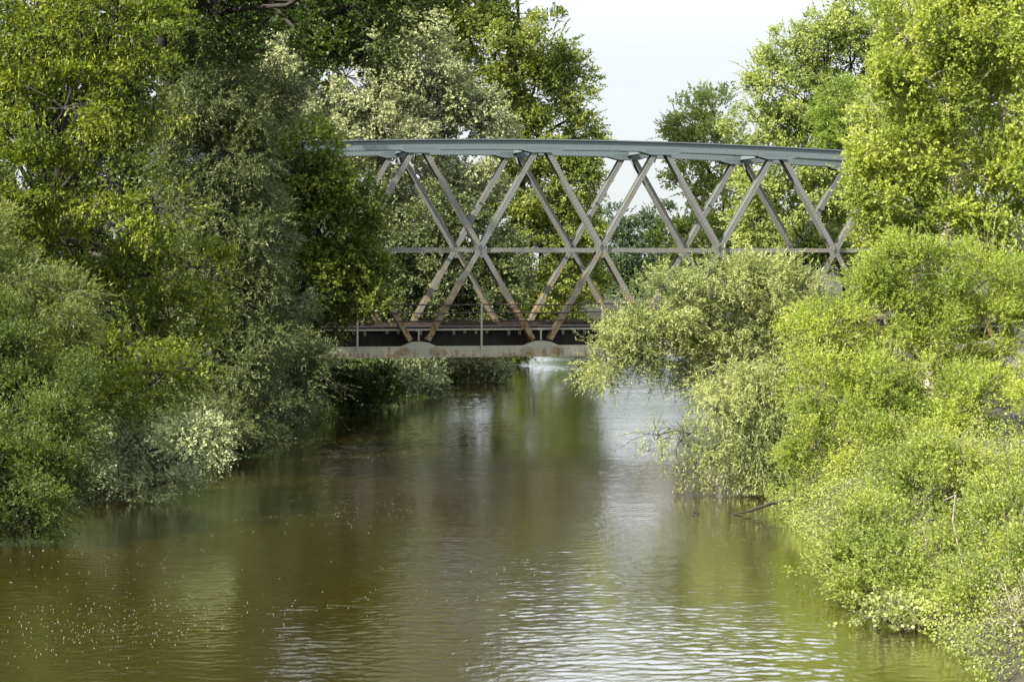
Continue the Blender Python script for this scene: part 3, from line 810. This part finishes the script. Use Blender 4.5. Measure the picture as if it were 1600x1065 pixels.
plant("poplar_tree", "tall yellow-green poplar rising behind the middle of the bridge against the sky", "tree", (-2, 160), [
    (755, 50, 75, 65), (850, 75, 48, 48), (690, 25, 60, 50), (800, 135, 80, 60), (885, 140, 40, 50), (908, 192, 28, 26), (780, 22, 24, 26), (690, -60, 70, 60), (705, -90, 75, 70), (715, -200, 90, 90), (690, -200, 90, 80), (715, -330, 90, 100), (700, -450, 90, 90), (830, 210, 80, 40),
    (830, 290, 75, 60), (895, 290, 42, 50), (880, 370, 55, 50), (820, 390, 55, 50), (900, 440, 45, 40), (850, 470, 60, 35), (915, 240, 22, 20), (840, 505, 55, 28), (800, 520, 50, 30)],
    "round", G_POP, BARK_DARK, 26, 154, cover=1.5, trunk=.45, fork=(830, 240, 157), ls=.8, gap=.5, rough=.3)
plant("poplar_tree", "green tree crown filling the gap behind the silver willow, top left of centre", "tree", (-14, 165), [
    (600, 30, 80, 60), (680, 60, 60, 60), (520, 20, 70, 60), (560, 260, 90, 70), (440, 60, 70, 60), (640, 380, 80, 60), (760, 350, 70, 70), (600, -60, 100, 60), (560, -190, 110, 100), (590, -340, 100, 100), (440, -250, 110, 110)],
    "round", G_POP, BARK_DARK, 27, 158, cover=1.3, trunk=.4, fork=(620, 200, 160), ls=.85)
# left backdrop
plant("woodland_tree", "dark broad tree deep in the left bank behind the flowering one", "tree", (-24, 92), [
    (60, 120, 130, 120), (200, 250, 120, 110), (40, 380, 130, 110), (220, 450, 110, 100), (200, 60, 110, 100), (120, 600, 130, 90), (300, 620, 90, 70), (0, -60, 140, 110), (40, -220, 150, 110)],
    "round", G_DARK, BARK_DARK, 28, 90, cover=1.2, trunk=.35, fork=(130, 350, 91), ls=1.2, depth=.6)
plant("woodland_tree", "dark tree deep in the left bank behind the dusky willow", "tree", (-18, 112), [
    (330, 200, 90, 100), (400, 330, 100, 110), (500, 450, 90, 90), (380, 520, 100, 90), (470, 560, 80, 60), (330, 40, 90, 90), (420, 620, 60, 50), (290, 400, 80, 100)],
    "round", G_DARK, BARK_DARK, 29, 108, cover=1.2, trunk=.35, fork=(400, 350, 110), ls=1.2, depth=.6)

plant("woodland_tree", "shadowy broad tree at the back of the left wood, behind the hanging poplar boughs", "tree", (-26, 152), [
    (250, 60, 110, 90), (400, 60, 100, 80), (100, 100, 120, 110), (20, 300, 110, 120), (160, 300, 110, 110), (320, 280, 110, 100), (460, 300, 90, 90), (500, 60, 90, 70), (-20, 500, 110, 110), (150, 500, 120, 100), (330, 480, 110, 90), (480, 460, 90, 80)],
    "round", G_DARK, BARK_DARK, 30, 148, cover=1.8, trunk=.4, fork=(250, 250, 150), ls=1.3, depth=.6)
# distant river bend
FG = "distant trees round the river bend"
for i, (px, d, col, pts) in enumerate([
    (905, 262, G_MID, [(908, 370, 28, 50), (900, 430, 38, 40), (912, 330, 20, 30)]),
    (975, 345, G_FAR, [(975, 400, 32, 60), (980, 450, 34, 36), (968, 350, 22, 28)]),
    (1015, 355, G_FAR, [(1018, 395, 36, 55), (1010, 450, 34, 36), (1022, 345, 20, 22)]),
    (1062, 330, G_MID, [(1065, 380, 36, 50), (1060, 440, 34, 40)]),
    (1120, 340, G_FAR, [(1120, 390, 45, 60), (1120, 450, 45, 40)]),
    (1185, 330, G_MID, [(1190, 390, 50, 60), (1190, 450, 50, 40)]),
    (890, 330, G_FAR, [(895, 400, 45, 60), (890, 450, 45, 40)])]):
    lab = ["mid-green tree on the far left bank, in the bay left of the distant gap", "hazy blue-green tree at the river bend, seen left of the middle truss node", "hazy blue-green tree at the river bend, right of the first hazy one",
           "greener distant tree just right of the hazy pair", "distant hazy tree behind the right bank willow", "distant green tree behind the right bays of the truss", "distant hazy tree mostly behind the tall yellow-green poplar"][i]
    b = at(px, 480, d)
    plant("distant_tree", lab, "tree", (b.x, d + 2), pts, "round", col, BARK_DARK, 40 + i, d, cover=1.5, trunk=.3, group=FG, ls=.75, twigs=3)

# right bank
plant("ash_tree", "light green tree behind the right end of the bridge, lowest against the sky", "tree", (20, 178), [
    (1080, 195, 34, 36), (1115, 175, 32, 34), (1130, 235, 50, 50), (1075, 240, 34, 30), (1085, 290, 34, 26), (1140, 320, 50, 50), (1150, 390, 50, 45), (1100, 400, 35, 40), (1060, 210, 18, 18)],
    "round", G_FRESH, BARK_DARK, 51, 170, cover=1.3, trunk=.3, fork=(1130, 300, 172), ls=.8, gap=.6, rough=.3)
plant("poplar_tree", "tall airy light green poplar on the right bank, its top cutting into the sky", "tree", (19.5, 140), [
    (1205, 130, 42, 45), (1240, 85, 40, 40), (1290, 60, 45, 42), (1185, 190, 40, 38), (1260, 160, 55, 45), (1330, 100, 55, 55), (1340, 35, 50, 40), (1250, 240, 60, 50), (1200, 280, 55, 55), (1290, 290, 60, 55), (1180, 350, 45, 45), (1400, 0, 60, 60), (1240, 360, 60, 55), (1390, -80, 70, 60), (1400, -200, 80, 90), (1450, -330, 90, 90), (1310, 370, 50, 50), (1400, 120, 60, 70)],
    "round", G_FRESH, BARK_DARK, 52, 134, cover=1.3, trunk=.35, fork=(1290, 230, 137), ls=.8, gap=.6, rough=.3, twigs=14)
plant("feathery_tree", "soft bright green feathery tree above the right end of the top chord", "tree", (17.5, 124), [
    (1312, 165, 36, 34), (1290, 205, 34, 26), (1330, 210, 34, 28)], "willow", leaf_mat("leaf_bright", (.15, .215, .035), (.25, .32, .06), None, .4), BARK_DARK, 53, 122, cover=1.5, trunk=.15)
plant("sycamore_tree", "big yellow-green tree with pale bare branches in the upper right corner", "tree", (15, 84), [
    (1420, 60, 62, 52), (1500, 40, 75, 62), (1585, 60, 75, 75), (1400, 150, 58, 48), (1480, 155, 70, 58), (1570, 175, 70, 65), (1372, 235, 50, 42), (1445, 255, 65, 48), (1545, 285, 70, 55), (1362, 300, 32, 36), (1410, 325, 60, 42), (1500, 350, 70, 45), (1590, 370, 60, 50), (1500, -80, 100, 75), (1590, -150, 120, 90), (1400, 400, 60, 40)],
    "round", G_YEL, BARK_PALE, 54, 79, cover=1.45, trunk=.24, fork=(1500, 250, 82), gap=.5, twigs=14)
plant("woodland_tree", "light green tree behind the big yellow-green one at the right edge", "tree", (24, 112), [
    (1480, 120, 110, 100), (1580, 220, 100, 100), (1420, 260, 90, 90), (1530, 60, 110, 90), (1430, 380, 90, 70), (1560, 360, 90, 80), (1600, 100, 90, 100), (1500, -80, 120, 110)],
    "round", G_FRESH, BARK_DARK, 62, 108, cover=1.2, trunk=.35, fork=(1500, 250, 110), ls=1.1, depth=.6)
plant("weeping_willow", "pale sunlit willow reaching far out over the water in front of the bridge", "tree", (8.8, 78), [
    (1120, 440, 62, 40), (1050, 478, 55, 40), (985, 515, 42, 34), (1195, 445, 55, 45), (948, 560, 26, 34), (1010, 552, 40, 24, 0, .7), (1110, 510, 66, 36, 0, .75), (1185, 525, 60, 48), (1240, 490, 50, 60), (1230, 570, 50, 40), (1175, 580, 50, 32), (1120, 585, 40, 24, 0, .7), (1060, 565, 36, 16, 0, .5)],
    "willow", G_WILL, BARK_DARK, 55, 75, cover=1.15, trunk=.17, fork=(1190, 540, 77), gap=.4, ls=1.0, twigs=12)
plant("trailing_willow", "thin trailing willow sprays dangling over the bright water at right of centre", "tree", (8.2, 70), [
    (1185, 620, 50, 45), (1150, 605, 45, 34), (1120, 645, 45, 34, 0, .7), (1062, 690, 30, 28, 0, .3), (1190, 695, 55, 45), (1155, 750, 40, 26), (1110, 725, 36, 30, 0, .5), (1230, 640, 45, 55), (1085, 740, 24, 18, 0, .3), (1220, 745, 40, 35), (1028, 680, 18, 10, 0, .35)],
    "droop", G_WILL, BARK_DARK, 56, 67, cover=.95, trunk=.11, fork=(1215, 660, 69), gap=.5, ls=.85)
plant("yellow_willow", "huge yellow-green willow thicket on the right bank, its crown level with the bridge", "bush", (12, 66), [
    (1372, 440, 48, 34), (1440, 425, 75, 50), (1550, 430, 80, 62), (1295, 520, 52, 52), (1395, 510, 80, 55), (1510, 530, 85, 65), (1285, 615, 52, 52, -2), (1370, 620, 75, 62, -2), (1470, 630, 80, 65, -2), (1580, 640, 80, 70, -3), (1275, 700, 42, 45, -3), (1335, 745, 58, 55, -4), (1420, 720, 70, 55, -4), (1290, 780, 36, 34, -4)],
    "fine", G_YEL, BARK_GREY, 57, 66, cover=1.6, trunk=.14, stems=4, fork=(1400, 600, 65), ls=1.1, twigs=14, gap=.8)
plant("willow_bush", "bright green bush at the lower right, sweeping down to the water", "bush", (10.2, 49), [
    (1400, 850, 75, 65), (1500, 800, 85, 75, 2), (1595, 780, 80, 90, 1), (1345, 845, 42, 45), (1355, 925, 40, 36, -3), (1440, 940, 70, 45, -4), (1540, 920, 85, 60, -4), (1480, 730, 70, 50, 3), (1590, 900, 60, 60, -3), (1310, 900, 25, 20, -1, .4), (1440, 880, 60, 50, -3), (1560, 850, 70, 60, -3), (1520, 960, 60, 40, -6), (1560, 930, 50, 50, -7), (1590, 860, 50, 50, -6)],
    "fine", G_SPR, BARK_GREY, 58, 48, cover=1.6, trunk=.1, stems=4, fork=(1470, 830, 49), ls=1.1, twigs=14, gap=.8)
plant("pale_shrub", "low pale-leaved shrub trailing in the water below the bright green bush", "shrub", (8.6, 43), [
    (1430, 985, 55, 22), (1500, 985, 45, 26), (1375, 965, 32, 18), (1460, 1000, 40, 16)], "round", G_WILL, BARK_GREY, 59, 42, cover=1.3, trunk=.04, stems=2, ls=.8)
plant("bramble", "straggly pinkish bramble in the bottom right corner", "shrub", (9.2, 40), [
    (1600, 985, 22, 40), (1585, 1035, 22, 18, -1), (1610, 1045, 36, 24, -1)], "fine", leaf_mat("leaf_bramble", (.2, .19, .09), (.33, .30, .2), (.42, .36, .28), .3), BARK_PALE, 60, 39, cover=1.0, trunk=.03, stems=3)
plant("ivy", "ivy tuft climbing over the bridge's right-hand middle node", "climbing plant", (14.3, 108), [
    (1275, 390, 28, 22), (1255, 420, 20, 26), (1300, 405, 18, 16)], "fine", G_MID, BARK_DARK, 61, 107, cover=1.6, trunk=.05, ls=.8)

# undergrowth on both banks
def undergrowth(name, side, ys, mat, n, seed, hi=1.3, wdt=6.0):
    rg = np.random.default_rng(seed)
    y = rg.uniform(ys[0], ys[1], n)
    f = rg.random(n) ** 1.3 * wdt - .35
    x = (np.interp(y, YL, XL) - f) if side < 0 else (np.interp(y, YR, XR) + f)
    gz = np.array([max(ground_z(a, b), 0) for a, b in zip(x, y)])
    z = gz + .05 + rg.random(n) ** 1.4 * hi * (.5 + .5 * np.sin(x * 1.1 + y * .9) ** 2)
    L_ = .062 * np.maximum(1, y / 60)[:, None]
    o = np.stack([x, y, z], 1)
    a = nrm(rg.normal(0, 1, (n, 3))); N = nrm(np.array([0, -.2, .8]) + rg.normal(0, .5, (n, 3))); s = nrm(np.cross(a, N))
    Q = np.stack([o, o + a * L_ * .45 + s * L_ * .3, o + a * L_, o + a * L_ * .45 - s * L_ * .3], 1)
    q = quads_obj(name, Q, mat, None, rg.random(n))
    tag(q, kind="stuff"); return q
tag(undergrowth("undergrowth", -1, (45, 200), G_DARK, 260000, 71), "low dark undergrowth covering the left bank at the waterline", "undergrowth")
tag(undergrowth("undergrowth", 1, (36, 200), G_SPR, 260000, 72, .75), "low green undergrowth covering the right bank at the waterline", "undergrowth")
tag(undergrowth("undergrowth", -1, (200, 420), G_FAR, 30000, 73, 3, 30), "distant green scrub along the far river bend", "undergrowth")

# dead branch lying in the water by the right bank
m = MB(); rg = np.random.default_rng(5)
pts = [at(1275, 768, 61.2), at(1240, 779, 61.2), at(1205, 789, 61.2), at(1170, 798, 61.4), at(1135, 806, 61.4)]
pts[2].z += .05; m.tube(pts, [.07, .065, .05, .035, .012], 7)
m.tube([pts[1], pts[1] + Vector((.05, 0, .22)), pts[1] + Vector((-.02, 0, .45))], [.02, .015, .006], 5)
m.tube([pts[1], pts[1] + Vector((.18, .0, -.12))], [.03, .02], 5)
db = m.build("dead_branch", BARK_DARK, None, True)
tag(db, "dark dead branch lying half sunk in the water by the right bank", "branch")
m = MB()
q = at(1088, 806, 61.6); q.z = -.03
m.tube([q, q + Vector((-.05, 0, .08)), q + Vector((-.16, 0, .17))], [.03, .022, .008], 5); m.tube([q + Vector((0, 0, .02)), q + Vector((.12, 0, .08))], [.022, .01], 5)
m.tube([q + Vector((-.04, 0, .06)), q + Vector((-.16, 0, .06))], [.018, .006], 5)
tag(m.build("twig_snag", BARK_DARK, None, True), "tiny forked twig poking out of the water left of the dead branch", "twig")
print("LEAVES", LEAVES[0])
